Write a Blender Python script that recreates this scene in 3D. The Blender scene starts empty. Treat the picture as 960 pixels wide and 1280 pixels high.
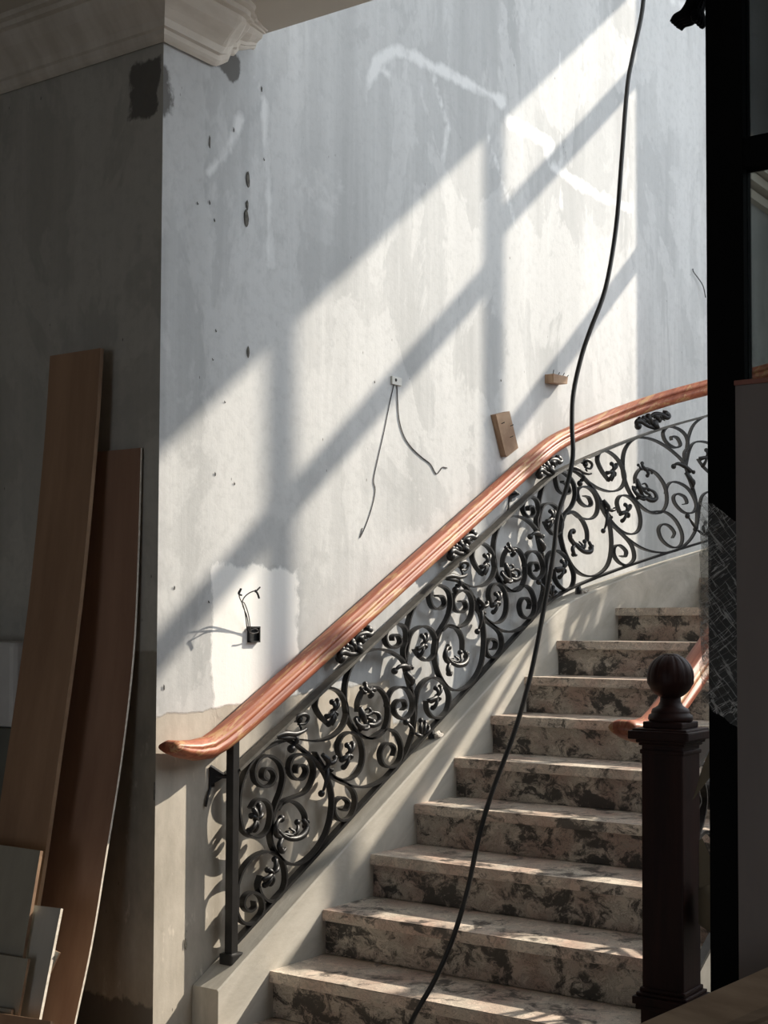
import bpy, bmesh, math, random
from mathutils import Vector, Matrix
random.seed(7)
C = bpy.context.scene
COL = C.collection

# ------------------------------------------------------------------ camera, world, sun, exposure
F, PPY, PITCH, ROLL, AZ = 1740.0, 705.0, math.radians(2.4), math.radians(0.25), math.radians(35.0)
EYE = Vector((-3.41, -3.32, 1.571))
fwd = Vector((math.cos(AZ) * math.cos(PITCH), math.sin(AZ) * math.cos(PITCH), math.sin(PITCH)))
rgt = Vector((math.sin(AZ), -math.cos(AZ), 0))
up = rgt.cross(fwd)
r2 = rgt * math.cos(ROLL) + up * math.sin(ROLL)
u2 = up * math.cos(ROLL) - rgt * math.sin(ROLL)
cam = bpy.data.cameras.new('camera')
cam_o = bpy.data.objects.new('camera', cam)
COL.objects.link(cam_o)
M = Matrix((r2, u2, -fwd)).transposed().to_4x4()
M.translation = EYE
cam_o.matrix_world = M
cam.sensor_fit = 'VERTICAL'
cam.sensor_height = 36.0
cam.lens = F / 1280 * 36.0
cam.shift_y = (PPY - 640) / 1280
cam.clip_start = 0.02
C.camera = cam_o

def ray(px, py):
    """direction through a pixel of the 960x1280 photograph"""
    return (r2 * ((px - 480) / F) + u2 * ((PPY - py) / F) + fwd)
def on_y(px, py, y):
    d = ray(px, py); t = (y - EYE.y) / d.y
    return EYE + d * t
def on_x(px, py, x):
    d = ray(px, py); t = (x - EYE.x) / d.x
    return EYE + d * t
def on_z(px, py, z):
    d = ray(px, py); t = (z - EYE.z) / d.z
    return EYE + d * t
def at_d(px, py, t):
    return EYE + ray(px, py) * t

w = bpy.data.worlds.new('world'); C.world = w; w.use_nodes = True
bg = w.node_tree.nodes['Background']
bg.inputs[0].default_value = (0.85, 0.92, 1.0, 1)
bg.inputs[1].default_value = 9.3
sun = bpy.data.lights.new('sun', 'SUN'); sun.energy = 16.5; sun.angle = math.radians(0.53)
sun.color = (1.0, 0.90, 0.76)
sun_o = bpy.data.objects.new('sun', sun); COL.objects.link(sun_o)
LDIR = Vector((-2.07, 1.0, -1.656)).normalized()
sun_o.rotation_euler = LDIR.to_track_quat('-Z', 'Y').to_euler()
sun_o.location = (9, -6, 9)
def portal(name, loc, rot, sx, sy):
    l = bpy.data.lights.new(name, 'AREA'); l.shape = 'RECTANGLE'; l.size = sx; l.size_y = sy
    l.cycles.is_portal = True
    o = bpy.data.objects.new(name, l); COL.objects.link(o); o.location = loc; o.rotation_euler = rot
WX = 6.09                                   # window wall of the stairwell
portal('portal_end_window', (WX + .3, -2.9, 5.0), (0, math.radians(90), 0), 4.4, 3.7)
portal('portal_added_window', (1.8, -4.9, 5.25), (math.radians(90), 0, 0), 2.6, 4.1)  # this opening is added to lift the ambient light in the stairwell
portal('portal_added_doorway', (-6.9, -2.6, 1.2), (0, math.radians(-90), 0), 2.1, 1.4)  # this opening is added to give the hall a little ambient light
C.view_settings.view_transform = 'Standard'
C.view_settings.look = 'None'
C.view_settings.exposure = -1.15
C.view_settings.gamma = 1.0
C.view_settings.use_curve_mapping = False

# ------------------------------------------------------------------ helpers
def link_mesh(name, me, mat, parent=None):
    o = bpy.data.objects.new(name, me); COL.objects.link(o)
    if mat: me.materials.append(mat)
    if parent: o.parent = parent
    return o
def obj(name, bm, mat, parent=None, smooth=False):
    me = bpy.data.meshes.new(name)
    bmesh.ops.recalc_face_normals(bm, faces=bm.faces[:])
    bm.to_mesh(me); bm.free()
    if smooth:
        for p in me.polygons: p.use_smooth = True
    return link_mesh(name, me, mat, parent)
def tag(o, label=None, cat=None, group=None, kind=None):
    if label: o['label'] = label
    if cat: o['category'] = cat
    if group: o['group'] = group
    if kind: o['kind'] = kind
    return o
def thing(name, label, cat, loc=(0, 0, 0), group=None):
    o = bpy.data.objects.new(name, None); COL.objects.link(o); o.location = loc
    o.empty_display_size = .1
    return tag(o, label, cat, group)
def reparent(o, p):
    """keep world placement: the mesh was written in world coordinates"""
    o.parent = p; o.location = -Vector(p.location)
    return o
def part(name, bm, mat, parent, smooth=False):
    o = obj(name, bm, mat, None, smooth)
    o.parent = parent
    if parent.type == 'EMPTY': o.location = -Vector(parent.location)
    return o
def box(bm, lo, hi, bev=0.0):
    ret = bmesh.ops.create_cube(bm, size=1.0)
    vs = ret['verts']
    for v in vs:
        v.co = Vector([lo[i] + (v.co[i] + .5) * (hi[i] - lo[i]) for i in range(3)])
    if bev:
        es = list({e for v in vs for e in v.link_edges})
        bmesh.ops.bevel(bm, geom=es, offset=bev, segments=2, affect='EDGES', profile=.6)
    return bm
def boxbm(lo, hi, bev=0.0):
    return box(bmesh.new(), lo, hi, bev)
def prism(bm, pts, vec):
    """extrude a planar polygon (3-D points) by vec"""
    a = [bm.verts.new(p) for p in pts]; b = [bm.verts.new(Vector(p) + Vector(vec)) for p in pts]
    n = len(pts)
    bm.faces.new(a); bm.faces.new(b[::-1])
    for i in range(n): bm.faces.new((a[i], b[i], b[(i + 1) % n], a[(i + 1) % n]))
    return bm
def crom(pts, n=5):
    """Catmull-Rom resampling of a list of vectors"""
    P = [Vector(p) for p in pts]
    if len(P) < 3: return P
    P = [P[0] * 2 - P[1]] + P + [P[-1] * 2 - P[-2]]
    out = []
    for i in range(1, len(P) - 2):
        a, b, c, d = P[i - 1], P[i], P[i + 1], P[i + 2]
        for k in range(n):
            t = k / n
            out.append(.5 * ((2 * b) + (c - a) * t + (2 * a - 5 * b + 4 * c - d) * t * t + (3 * b - a - 3 * c + d) * t ** 3))
    out.append(P[-2].copy())
    return out
def tube(bm, pts, r, seg=6, taper=None, cap=True):
    """round bar along points; r may be a list"""
    n = len(pts)
    rs = r if isinstance(r, (list, tuple)) else [r] * n
    prev = None; rings = []
    up0 = Vector((0.31, 0.22, .92))
    for i, p in enumerate(pts):
        t = (pts[min(i + 1, n - 1)] - pts[max(i - 1, 0)])
        if t.length < 1e-9: t = Vector((0, 0, 1))
        t.normalize()
        if prev is None:
            a = t.cross(up0)
            if a.length < 1e-4: a = t.cross(Vector((1, 0, 0)))
        else:
            a = prev - t * prev.dot(t)
        a.normalize(); prev = a.copy(); b = t.cross(a)
        rings.append([bm.verts.new(p + (a * math.cos(2 * math.pi * k / seg) + b * math.sin(2 * math.pi * k / seg)) * rs[i]) for k in range(seg)])
    for i in range(n - 1):
        for k in range(seg):
            bm.faces.new((rings[i][k], rings[i][(k + 1) % seg], rings[i + 1][(k + 1) % seg], rings[i + 1][k]))
    if cap:
        bm.faces.new(rings[0][::-1]); bm.faces.new(rings[-1])
    return bm
def ball(bm, c, r, sc=(1, 1, 1), seg=8):
    m = Matrix.Translation(c) @ Matrix.Diagonal((r * sc[0], r * sc[1], r * sc[2], 1))
    bmesh.ops.create_uvsphere(bm, u_segments=seg, v_segments=max(4, seg - 2), radius=1.0, matrix=m)
    return bm
def sweep(bm, pts, prof, side, closed=True):
    """sweep a closed profile [(a,b)]: a along side(i), b along tangent x side"""
    n = len(pts); rings = []
    for i, p in enumerate(pts):
        t = (pts[min(i + 1, n - 1)] - pts[max(i - 1, 0)]).normalized()
        s = side(i) if callable(side) else side
        s = (s - t * s.dot(t)).normalized()
        b = s.cross(t)
        pr = prof(i) if callable(prof) else prof
        rings.append([bm.verts.new(p + s * q[0] + b * q[1]) for q in pr])
    m = len(rings[0])
    for i in range(n - 1):
        for k in range(m):
            bm.faces.new((rings[i][k], rings[i][(k + 1) % m], rings[i + 1][(k + 1) % m], rings[i + 1][k]))
    bm.faces.new(rings[0][::-1]); bm.faces.new(rings[-1])
    return bm
def lathe(bm, c, prof, seg=28):
    rings = []
    for r, z in prof:
        rings.append([bm.verts.new((c[0] + r * math.cos(2 * math.pi * k / seg), c[1] + r * math.sin(2 * math.pi * k / seg), z)) for k in range(seg)])
    for i in range(len(rings) - 1):
        for k in range(seg):
            bm.faces.new((rings[i][k], rings[i][(k + 1) % seg], rings[i + 1][(k + 1) % seg], rings[i + 1][k]))
    bm.faces.new(rings[0][::-1]); bm.faces.new(rings[-1])
    return bm

# ------------------------------------------------------------------ materials
def new_mat(name):
    m = bpy.data.materials.new(name); m.use_nodes = True
    nt = m.node_tree
    return m, nt, nt.nodes['Principled BSDF']
def N(nt, typ, **kw):
    n = nt.nodes.new(typ)
    for k, v in kw.items():
        if k.startswith('i_'):
            key = k[2:]
            key = int(key) if key.isdigit() else key
            n.inputs[key].default_value = v
        else: setattr(n, k, v)
    return n
def coords(nt, scale=(1, 1, 1), rot=(0, 0, 0)):
    tc = N(nt, 'ShaderNodeTexCoord'); mp = N(nt, 'ShaderNodeMapping')
    mp.inputs['Scale'].default_value = scale; mp.inputs['Rotation'].default_value = rot
    nt.links.new(tc.outputs['Object'], mp.inputs[0])
    return mp.outputs[0]
def coords2(nt, rot, scale):
    tc = N(nt, 'ShaderNodeTexCoord'); a = N(nt, 'ShaderNodeMapping'); b = N(nt, 'ShaderNodeMapping')
    a.inputs['Rotation'].default_value = rot; b.inputs['Scale'].default_value = scale
    nt.links.new(tc.outputs['Object'], a.inputs[0]); nt.links.new(a.outputs[0], b.inputs[0])
    return b.outputs[0]
def noise(nt, vec, scale, detail=4, rough=.55, dist=0.0):
    n = N(nt, 'ShaderNodeTexNoise'); n.inputs['Scale'].default_value = scale
    n.inputs['Detail'].default_value = detail; n.inputs['Roughness'].default_value = rough
    n.inputs['Distortion'].default_value = dist
    nt.links.new(vec, n.inputs['Vector']); return n.outputs['Fac']
def ramp(nt, fac, stops):
    r = N(nt, 'ShaderNodeValToRGB'); els = r.color_ramp.elements
    while len(els) < len(stops): els.new(.5)
    for e, (p, c) in zip(els, stops):
        e.position = p; e.color = (*c, 1) if len(c) == 3 else c
    nt.links.new(fac, r.inputs[0]); return r.outputs[0]
def mix(nt, fac, a, b, mode='MIX'):
    m = N(nt, 'ShaderNodeMix', data_type='RGBA', blend_type=mode)
    for s, v in ((0, fac), (6, a), (7, b)):
        if hasattr(v, 'is_output'): nt.links.new(v, m.inputs[s])
        elif s == 0: m.inputs[0].default_value = v
        else: m.inputs[s].default_value = (*v, 1)
    return m.outputs[2]
def math_n(nt, op, a, b=None):
    m = N(nt, 'ShaderNodeMath', operation=op)
    for i, v in enumerate((a, b)):
        if v is None: continue
        if hasattr(v, 'is_output'): nt.links.new(v, m.inputs[i])
        else: m.inputs[i].default_value = v
    return m.outputs[0]
def bump(nt, bsdf, h, strength=.3, dist=.005):
    b = N(nt, 'ShaderNodeBump'); b.inputs['Strength'].default_value = strength; b.inputs['Distance'].default_value = dist
    nt.links.new(h, b.inputs['Height']); nt.links.new(b.outputs[0], bsdf.inputs['Normal'])
def simple(name, c1, c2, rough=.6, scale=(6, 6, 6), metal=0.0, bmp=.15, det=5, lo=.35, hi=.65, bd=.003):
    m, nt, b = new_mat(name)
    v = coords(nt, scale); f = noise(nt, v, 1.0, det, .6)
    nt.links.new(ramp(nt, f, [(lo, c1), (hi, c2)]), b.inputs['Base Color'])
    b.inputs['Roughness'].default_value = rough; b.inputs['Metallic'].default_value = metal
    bump(nt, b, noise(nt, coords(nt, tuple(s * 6 for s in scale)), 1.0, 4), bmp, bd)
    return m

def plaster(name, base, base2, cement, cement2, use_attr=True, white=(.80, .79, .76)):
    m, nt, b = new_mat(name)
    L = nt.links
    big = noise(nt, coords(nt, (.9, .9, .5)), 1.0, 3, .5)
    streak = noise(nt, coords(nt, (9, 9, .35)), 1.0, 5, .62)
    streak2 = noise(nt, coords(nt, (2.6, 2.6, .22)), 1.0, 4, .6, .6)
    fine = noise(nt, coords(nt, (22, 22, 22)), 1.0, 6, .7)
    col = mix(nt, ramp(nt, big, [(.35, (0, 0, 0)), (.68, (1, 1, 1))]), base, base2)
    col = mix(nt, ramp(nt, streak, [(.42, (0, 0, 0)), (.70, (.55, .55, .55))]), col, tuple(c * 1.14 for c in base2))
    col = mix(nt, ramp(nt, streak2, [(.36, (.8, .8, .8)), (.54, (0, 0, 0))]), col, tuple(c * .86 for c in base))
    pat = noise(nt, coords(nt, (1.9, 1.9, 1.1)), 1.0, 6, .62, .5)
    col = mix(nt, ramp(nt, pat, [(.50, (0, 0, 0)), (.525, (.5, .5, .5))]), col, tuple(c * 1.10 for c in base2))
    col = mix(nt, ramp(nt, pat, [(.40, (.5, .5, .5)), (.42, (0, 0, 0))]), col, tuple(c * .92 for c in base))
    col = mix(nt, ramp(nt, fine, [(.30, (.35, .35, .35)), (.52, (0, 0, 0))]), col, tuple(c * .80 for c in base))
    h = math_n(nt, 'ADD', math_n(nt, 'MULTIPLY', streak, .6), math_n(nt, 'MULTIPLY', fine, .5))
    # small pits and dark flecks
    vo = N(nt, 'ShaderNodeTexVoronoi'); vo.inputs['Scale'].default_value = 1.0
    L.new(coords(nt, (26, 26, 11)), vo.inputs['Vector'])
    pit = ramp(nt, vo.outputs['Distance'], [(.05, (1, 1, 1)), (.09, (0, 0, 0))])
    gate = ramp(nt, noise(nt, coords(nt, (7, 7, 5)), 1.0, 2), [(.58, (0, 0, 0)), (.62, (.8, .8, .8))])
    pm = math_n(nt, 'MULTIPLY', pit, gate)
    if use_attr:
        def edge(attr, amp, ns, w=.004):
            a = N(nt, 'ShaderNodeAttribute', attribute_name=attr).outputs['Fac']
            n = math_n(nt, 'MULTIPLY', math_n(nt, 'SUBTRACT', noise(nt, coords(nt, ns), 1.0, 5, .6), .5), amp)
            s = math_n(nt, 'ADD', a, n)
            mr = N(nt, 'ShaderNodeMapRange'); mr.inputs['From Min'].default_value = -w; mr.inputs['From Max'].default_value = w
            L.new(s, mr.inputs['Value']); return mr.outputs[0]
        trow = edge('trowel', .10, (9, 9, 5), .012)
        col = mix(nt, math_n(nt, 'MULTIPLY', trow, .85), col, tuple(min(1, c * 1.32) for c in base2))
        wh = edge('white', .14, (8, 8, 6), .008)
        col = mix(nt, wh, col, white)
        ce = edge('cement', .05, (7, 7, 7))
        cc = noise(nt, coords(nt, (5, 5, 2.2)), 1.0, 6, .65)
        cem = ramp(nt, cc, [(.32, cement), (.66, cement2)])
        cem = mix(nt, ramp(nt, noise(nt, coords(nt, (14, 14, 5)), 1.0, 4, .7), [(.60, (0, 0, 0)), (.70, (.6, .6, .6))]), cem, tuple(min(1, c * 1.5) for c in cement2))
        col = mix(nt, ce, col, cem)
        dk = edge('dark', .10, (13, 13, 9), .006)
        col = mix(nt, math_n(nt, 'MULTIPLY', dk, .85), col, (.10, .092, .082))
        h = math_n(nt, 'ADD', h, math_n(nt, 'MULTIPLY', ce, -.8))
        h = math_n(nt, 'ADD', h, math_n(nt, 'MULTIPLY', wh, .5))
    col = mix(nt, pm, col, (.11, .10, .09))
    L.new(col, b.inputs['Base Color']); b.inputs['Roughness'].default_value = .88
    b.inputs['Specular IOR Level'].default_value = .25
    bump(nt, b, h, .35, .006)
    return m

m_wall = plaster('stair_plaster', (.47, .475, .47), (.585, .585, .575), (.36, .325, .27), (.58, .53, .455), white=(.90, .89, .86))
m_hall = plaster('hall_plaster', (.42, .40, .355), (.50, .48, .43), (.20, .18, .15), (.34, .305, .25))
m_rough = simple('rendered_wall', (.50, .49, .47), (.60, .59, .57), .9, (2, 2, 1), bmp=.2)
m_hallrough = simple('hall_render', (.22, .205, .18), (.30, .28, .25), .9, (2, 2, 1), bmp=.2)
m_ceil = simple('ceiling_paint', (.62, .56, .47), (.70, .64, .55), .85, (1.2, 1.2, 1.2), bmp=.05)
m_cornice = simple('cornice_gypsum', (.62, .55, .46), (.76, .69, .60), .75, (3, 12, 3), bmp=.15)
m_floor = simple('dusty_concrete_floor', (.16, .14, .12), (.26, .235, .20), .9, (3, 3, 3), bmp=.3)
m_string = simple('stringer_cement', (.36, .335, .285), (.53, .50, .44), .85, (2.2, 9, 4.5), bmp=.45, lo=.3, hi=.7, bd=.004)
_nt = m_string.node_tree; _v = coords2(_nt, (0, math.radians(28), 0), (1.6, 9, 7))
for _n in _nt.nodes:
    if _n.type == 'TEX_NOISE' and _n.inputs['Detail'].default_value == 5: _nt.links.new(_v, _n.inputs['Vector']); _n.inputs['Distortion'].default_value = 1.2
m_greyiron = simple('grey_black_iron', (.075, .072, .062), (.13, .12, .105), .5, (30, 30, 30), metal=.2, bmp=.2, bd=.001)  # greyer iron tone for the top bar
m_black = simple('black_wrought_iron', (.006, .006, .006), (.014, .013, .013), .44, (30, 30, 30), metal=0, bmp=.2, bd=.001)
m_frame = simple('black_painted_frame', (.002, .002, .002), (.004, .004, .004), .8, (6, 6, 2), bmp=.05)
m_frame.node_tree.nodes['Principled BSDF'].inputs['Specular IOR Level'].default_value = .1
m_newel = simple('dark_mahogany', (.014, .004, .003), (.028, .008, .005), .55, (22, 22, 2.5), bmp=.1)
m_newel.node_tree.nodes['Principled BSDF'].inputs['Specular IOR Level'].default_value = .22
m_plydark = simple('plywood_plies', (.16, .09, .05), (.30, .19, .11), .8, (3, 90, 3), bmp=.1)
m_ply = simple('plywood_face', (.30, .175, .105), (.40, .245, .15), .7, (9, 9, .9), bmp=.08)
m_ply2 = simple('reddish_plywood_face', (.27, .15, .10), (.36, .215, .145), .7, (9, 9, .9), bmp=.08)
m_plyg = simple('grey_board_face', (.30, .275, .225), (.37, .34, .28), .7, (8, 8, 2), bmp=.08)
m_plyw = simple('pale_board_face', (.42, .40, .36), (.50, .48, .43), .6, (8, 8, 2), bmp=.06)
m_skyedge = simple('skylit_board_edge', (.60, .54, .45), (.80, .74, .64), .7, (20, 20, 60), bmp=.1)  # skylight catching the board edges, painted in as a bright colour
m_white = simple('white_sheet', (.55, .54, .53), (.64, .63, .61), .6, (4, 4, 4), bmp=.05)
m_panel = simple('brown_wrapped_panel', (.19, .155, .14), (.23, .19, .17), .7, (5, 5, 1), bmp=.05)
m_panedge = simple('reddish_panel_edge', (.25, .09, .06), (.33, .13, .09), .6, (5, 5, 1), bmp=.05)
m_timber = simple('grey_brown_timber', (.28, .19, .12), (.46, .33, .22), .7, (3, 3, 30), bmp=.3)
m_block = simple('pale_pine', (.26, .155, .09), (.42, .28, .175), .75, (6, 40, 8), bmp=.2)
m_cable = simple('black_cable_rubber', (.012, .011, .010), (.03, .026, .022), .45, (8, 8, 8), bmp=.05)
m_wire = simple('grey_wire', (.03, .03, .032), (.10, .095, .09), .5, (20, 20, 20), bmp=.05)
m_chip = simple('exposed_dark_base', (.06, .055, .045), (.16, .145, .12), .9, (60, 60, 60))
m_box = simple('black_socket_box', (.008, .008, .008), (.015, .015, .015), .5, (20, 20, 20))
m_wplast = simple('ivory_plastic', (.62, .60, .54), (.70, .68, .62), .5, (20, 20, 20))
m_mortar = simple('mortar_lump', (.42, .38, .33), (.58, .54, .48), .9, (25, 25, 25), bmp=.6, bd=.01)
m_card = simple('corrugated_cardboard', (.10, .075, .045), (.15, .115, .07), .85, (4, 4, 4), bmp=.1)
m_greyc = simple('grey_green_board', (.13, .13, .11), (.17, .17, .145), .85, (4, 4, 4), bmp=.1)
m_winfr = simple('window_frame_paint', (.10, .10, .10), (.14, .14, .14), .5, (4, 4, 4))

def wood_rail():
    m, nt, b = new_mat('red_brown_handrail_wood')
    # grain runs up the rake, so the grain coordinates follow the slope
    v = coords2(nt, (0, math.radians(28), 0), (2.4, 55, 42))
    g = noise(nt, v, 1.0, 5, .6, .4)
    g2 = noise(nt, coords2(nt, (0, math.radians(28), 0), (4.5, 26, 26)), 1.0, 5, .7, .8)
    col = ramp(nt, g, [(.30, (.22, .055, .026)), (.52, (.36, .105, .052)), (.72, (.50, .18, .09))])
    col = mix(nt, ramp(nt, g2, [(.53, (0, 0, 0)), (.60, (.85, .85, .85))]), col, (.50, .29, .13))
    nt.links.new(col, b.inputs['Base Color'])
    b.inputs['Roughness'].default_value = .48
    bump(nt, b, g, .15, .002)
    return m
m_rail = wood_rail()

def marble(name, light, pink, dark, amount=.5, sc=1.0):
    m, nt, b = new_mat(name); L = nt.links
    v = coords(nt, (6.6 * sc, 6.6 * sc, 8.5 * sc))
    warp = N(nt, 'ShaderNodeTexNoise'); warp.inputs['Scale'].default_value = 1.6; warp.inputs['Detail'].default_value = 4
    L.new(v, warp.inputs['Vector'])
    vm = N(nt, 'ShaderNodeVectorMath', operation='MULTIPLY_ADD')
    L.new(warp.outputs['Color'], vm.inputs[0]); vm.inputs[1].default_value = (.8, .8, .8); L.new(v, vm.inputs[2])
    n1 = noise(nt, vm.outputs[0], 1.15, 9, .74, .35)
    n2 = noise(nt, vm.outputs[0], 2.6, 9, .78, .6)
    n3 = noise(nt, v, .8, 4, .5)
    base = mix(nt, ramp(nt, n3, [(.40, (0, 0, 0)), (.62, (1, 1, 1))]), light, pink)
    base = mix(nt, ramp(nt, n2, [(.35, (.75, .75, .75)), (.50, (0, 0, 0))]), base, tuple(c * .42 for c in light))
    d = ramp(nt, n1, [(.0, (1, 1, 1)), (amount - .04, (.93, .93, .93)), (amount + .03, (0, 0, 0))])
    vn = math_n(nt, 'ABSOLUTE', math_n(nt, 'SUBTRACT', n2, .5))
    vein = ramp(nt, vn, [(.0, (.8, .8, .8)), (.022, (0, 0, 0))])
    col = mix(nt, d, base, dark)
    col = mix(nt, vein, col, tuple(c * 1.6 for c in dark))
    L.new(col, b.inputs['Base Color']); b.inputs['Roughness'].default_value = .42
    bump(nt, b, noise(nt, v, 8, 4), .12, .002)
    return m
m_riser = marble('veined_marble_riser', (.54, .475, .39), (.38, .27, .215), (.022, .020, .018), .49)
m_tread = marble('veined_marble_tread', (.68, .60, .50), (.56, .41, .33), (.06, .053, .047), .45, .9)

def glass_mat(name, tint):
    m, nt, b = new_mat(name)
    nt.nodes.remove(b)
    out = nt.nodes['Material Output']
    tr = N(nt, 'ShaderNodeBsdfTransparent'); tr.inputs[0].default_value = (*tint, 1)
    gl = N(nt, 'ShaderNodeBsdfGlossy'); gl.inputs['Roughness'].default_value = .02
    fr = N(nt, 'ShaderNodeFresnel'); fr.inputs[0].default_value = 1.5
    mx = N(nt, 'ShaderNodeMixShader')
    nt.links.new(fr.outputs[0], mx.inputs[0]); nt.links.new(tr.outputs[0], mx.inputs[1]); nt.links.new(gl.outputs[0], mx.inputs[2])
    nt.links.new(mx.outputs[0], out.inputs[0])
    return m
m_glass = glass_mat('smoky_glass', (.46, .48, .47)); m_glass2 = glass_mat('darker_smoky_glass', (.25, .26, .26))
def film_mat():
    m, nt, b = new_mat('crinkled_stretch_film')
    nt.nodes.remove(b); out = nt.nodes['Material Output']
    tr = N(nt, 'ShaderNodeBsdfTransparent'); tr.inputs[0].default_value = (.86, .86, .85, 1)
    df = N(nt, 'ShaderNodeBsdfPrincipled'); df.inputs['Base Color'].default_value = (.75, .73, .69, 1); df.inputs['Roughness'].default_value = .25
    a = noise(nt, coords2(nt, (.65, 0, 0), (6, 55, 5)), 1.0, 3, .5, .4)
    v = math_n(nt, 'ABSOLUTE', math_n(nt, 'SUBTRACT', a, .5))
    a2 = noise(nt, coords2(nt, (-.95, 0, 0), (6, 60, 6)), 1.0, 3, .5, .4)
    v2 = math_n(nt, 'ABSOLUTE', math_n(nt, 'SUBTRACT', a2, .5))
    f = math_n(nt, 'MAXIMUM', ramp(nt, v, [(0, (.6, .6, .6)), (.02, (.11, .11, .11))]), ramp(nt, v2, [(0, (.8, .8, .8)), (.012, (.10, .10, .10))]))
    mx = N(nt, 'ShaderNodeMixShader')
    nt.links.new(f, mx.inputs[0]); nt.links.new(tr.outputs[0], mx.inputs[1]); nt.links.new(df.outputs[0], mx.inputs[2])
    nt.links.new(mx.outputs[0], out.inputs[0])
    bump(nt, df, a, .6, .01)
    return m
m_film = film_mat()

# ------------------------------------------------------------------ the setting
CEIL, SLAB_X, TOP = 3.75, .49, 7.6
def seg_dist(p, a, b):
    ab = b - a; t = max(0, min(1, (p - a).dot(ab) / ab.length_squared)); return (p - (a + ab * t)).length
def wall_grid(name, axis, a0, a1, z0, z1, step, mat, fields):
    """front face as a fine grid carrying masks of where each coat of plaster ends"""
    nx, nz = int((a1 - a0) / step) + 1, int((z1 - z0) / step) + 1
    vs, fs = [], []
    for j in range(nz + 1):
        for i in range(nx + 1):
            a = a0 + (a1 - a0) * i / nx; z = z0 + (z1 - z0) * j / nz
            vs.append((a, 0, z) if axis == 'x' else (0, a, z))
    for j in range(nz):
        for i in range(nx):
            k = j * (nx + 1) + i
            q = (k, k + 1, k + nx + 2, k + nx + 1)
            fs.append(q if axis == 'x' else q[::-1])
    # body behind the face
    n0 = len(vs); T = .25
    if axis == 'x': body = [(a0, 0), (a0 + T, T), (a1, T), (a1, 0)]
    else: body = [(0, a0), (T, a0 + T), (T, a1), (0, a1)]
    for z in (z0, z1):
        for p in body: vs.append((p[0], p[1], z))
    b = list(range(n0, n0 + 4)); t = list(range(n0 + 4, n0 + 8))
    fs += [(b[0], b[1], t[1], t[0]), (b[1], b[2], t[2], t[1]), (b[2], b[3], t[3], t[2]), tuple(b), tuple(t)]
    me = bpy.data.meshes.new(name); me.from_pydata(vs, [], fs); me.update()
    for fn, f in fields.items():
        at = me.attributes.new(fn, 'FLOAT', 'POINT')
        at.data.foreach_set('value', [f(Vector(((v[0] if axis == 'x' else v[1]), v[2]))) for v in vs])
    o = link_mesh(name, me, mat); o['kind'] = 'structure'
    return o
def W2(px, py):
    p = on_y(px, py, 0); return Vector((p.x, p.z))
def H2(px, py):
    p = on_x(px, py, 0); return Vector((p.y, p.z))
trow_lines = [([W2(*p) for p in pl], wd) for pl, wd in (
    ([(462, 100), (470, 78), (492, 62), (520, 72), (556, 90), (600, 112), (630, 128)], .022),
    ([(636, 152), (662, 164), (690, 182), (684, 190)], .035), ([(690, 208), (720, 228), (752, 246), (790, 262)], .022),
    ([(485, 92), (470, 84), (458, 110), (455, 150)], .008), ([(300, 150), (286, 185), (262, 215)], .016),
    ([(610, 170), (632, 240), (646, 285)], .008), ([(540, 90), (560, 160), (552, 200)], .012),
    ([(320, 100), (330, 130), (338, 330)], .012), ([(700, 60), (702, 260)], .008),
    ([(840, 0), (880, 24)], .03))]
def f_trowel(p):
    best = -1
    for pl, wd in trow_lines:
        for a, b in zip(pl, pl[1:]):
            best = max(best, wd - seg_dist(p, a, b))
    return best
wc, we = W2(320, 800), W2(366, 722)
def f_white(p):
    dx = abs(p.x - wc.x) - (we.x - wc.x); dz = abs(p.y - wc.y) - (we.y - wc.y) * 1.02
    return -max(dx, dz) + .03
ca, cb = W2(196, 897), W2(376, 868)
def f_cement(p):
    return (ca.y + (cb.y - ca.y) * (p.x - ca.x) / (cb.x - ca.x) * (1 if p.x < cb.x + .6 else 0) + (0 if p.x < cb.x + .6 else -.1)) - p.y
dk1 = [W2(272, 62), W2(290, 82)]; dk2 = [W2(204, 95), W2(206, 130)]
def f_dark(p):
    return max(.055 - seg_dist(p, dk1[0], dk1[1]), .035 - seg_dist(p, *dk2))
wall_grid('wall_stair', 'x', 0, WX, 0, TOP, .03, m_wall, dict(trowel=f_trowel, white=f_white, cement=f_cement, dark=f_dark))
hd = [H2(162, 78), H2(200, 72), H2(200, 145), H2(166, 138)]
def f_hdark(p):
    c = (hd[0] + hd[2]) / 2
    return -max(abs(p.x - c.x) - abs(hd[0].x - hd[1].x) / 2 * .95, abs(p.y - c.y) - .10)
hz = H2(100, 812).y
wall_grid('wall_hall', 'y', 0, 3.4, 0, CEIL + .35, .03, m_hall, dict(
    trowel=lambda p: -1, white=lambda p: -1, cement=lambda p: hz - p.y, dark=lambda p: max(f_hdark(p), .29 - p.y)))

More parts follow.
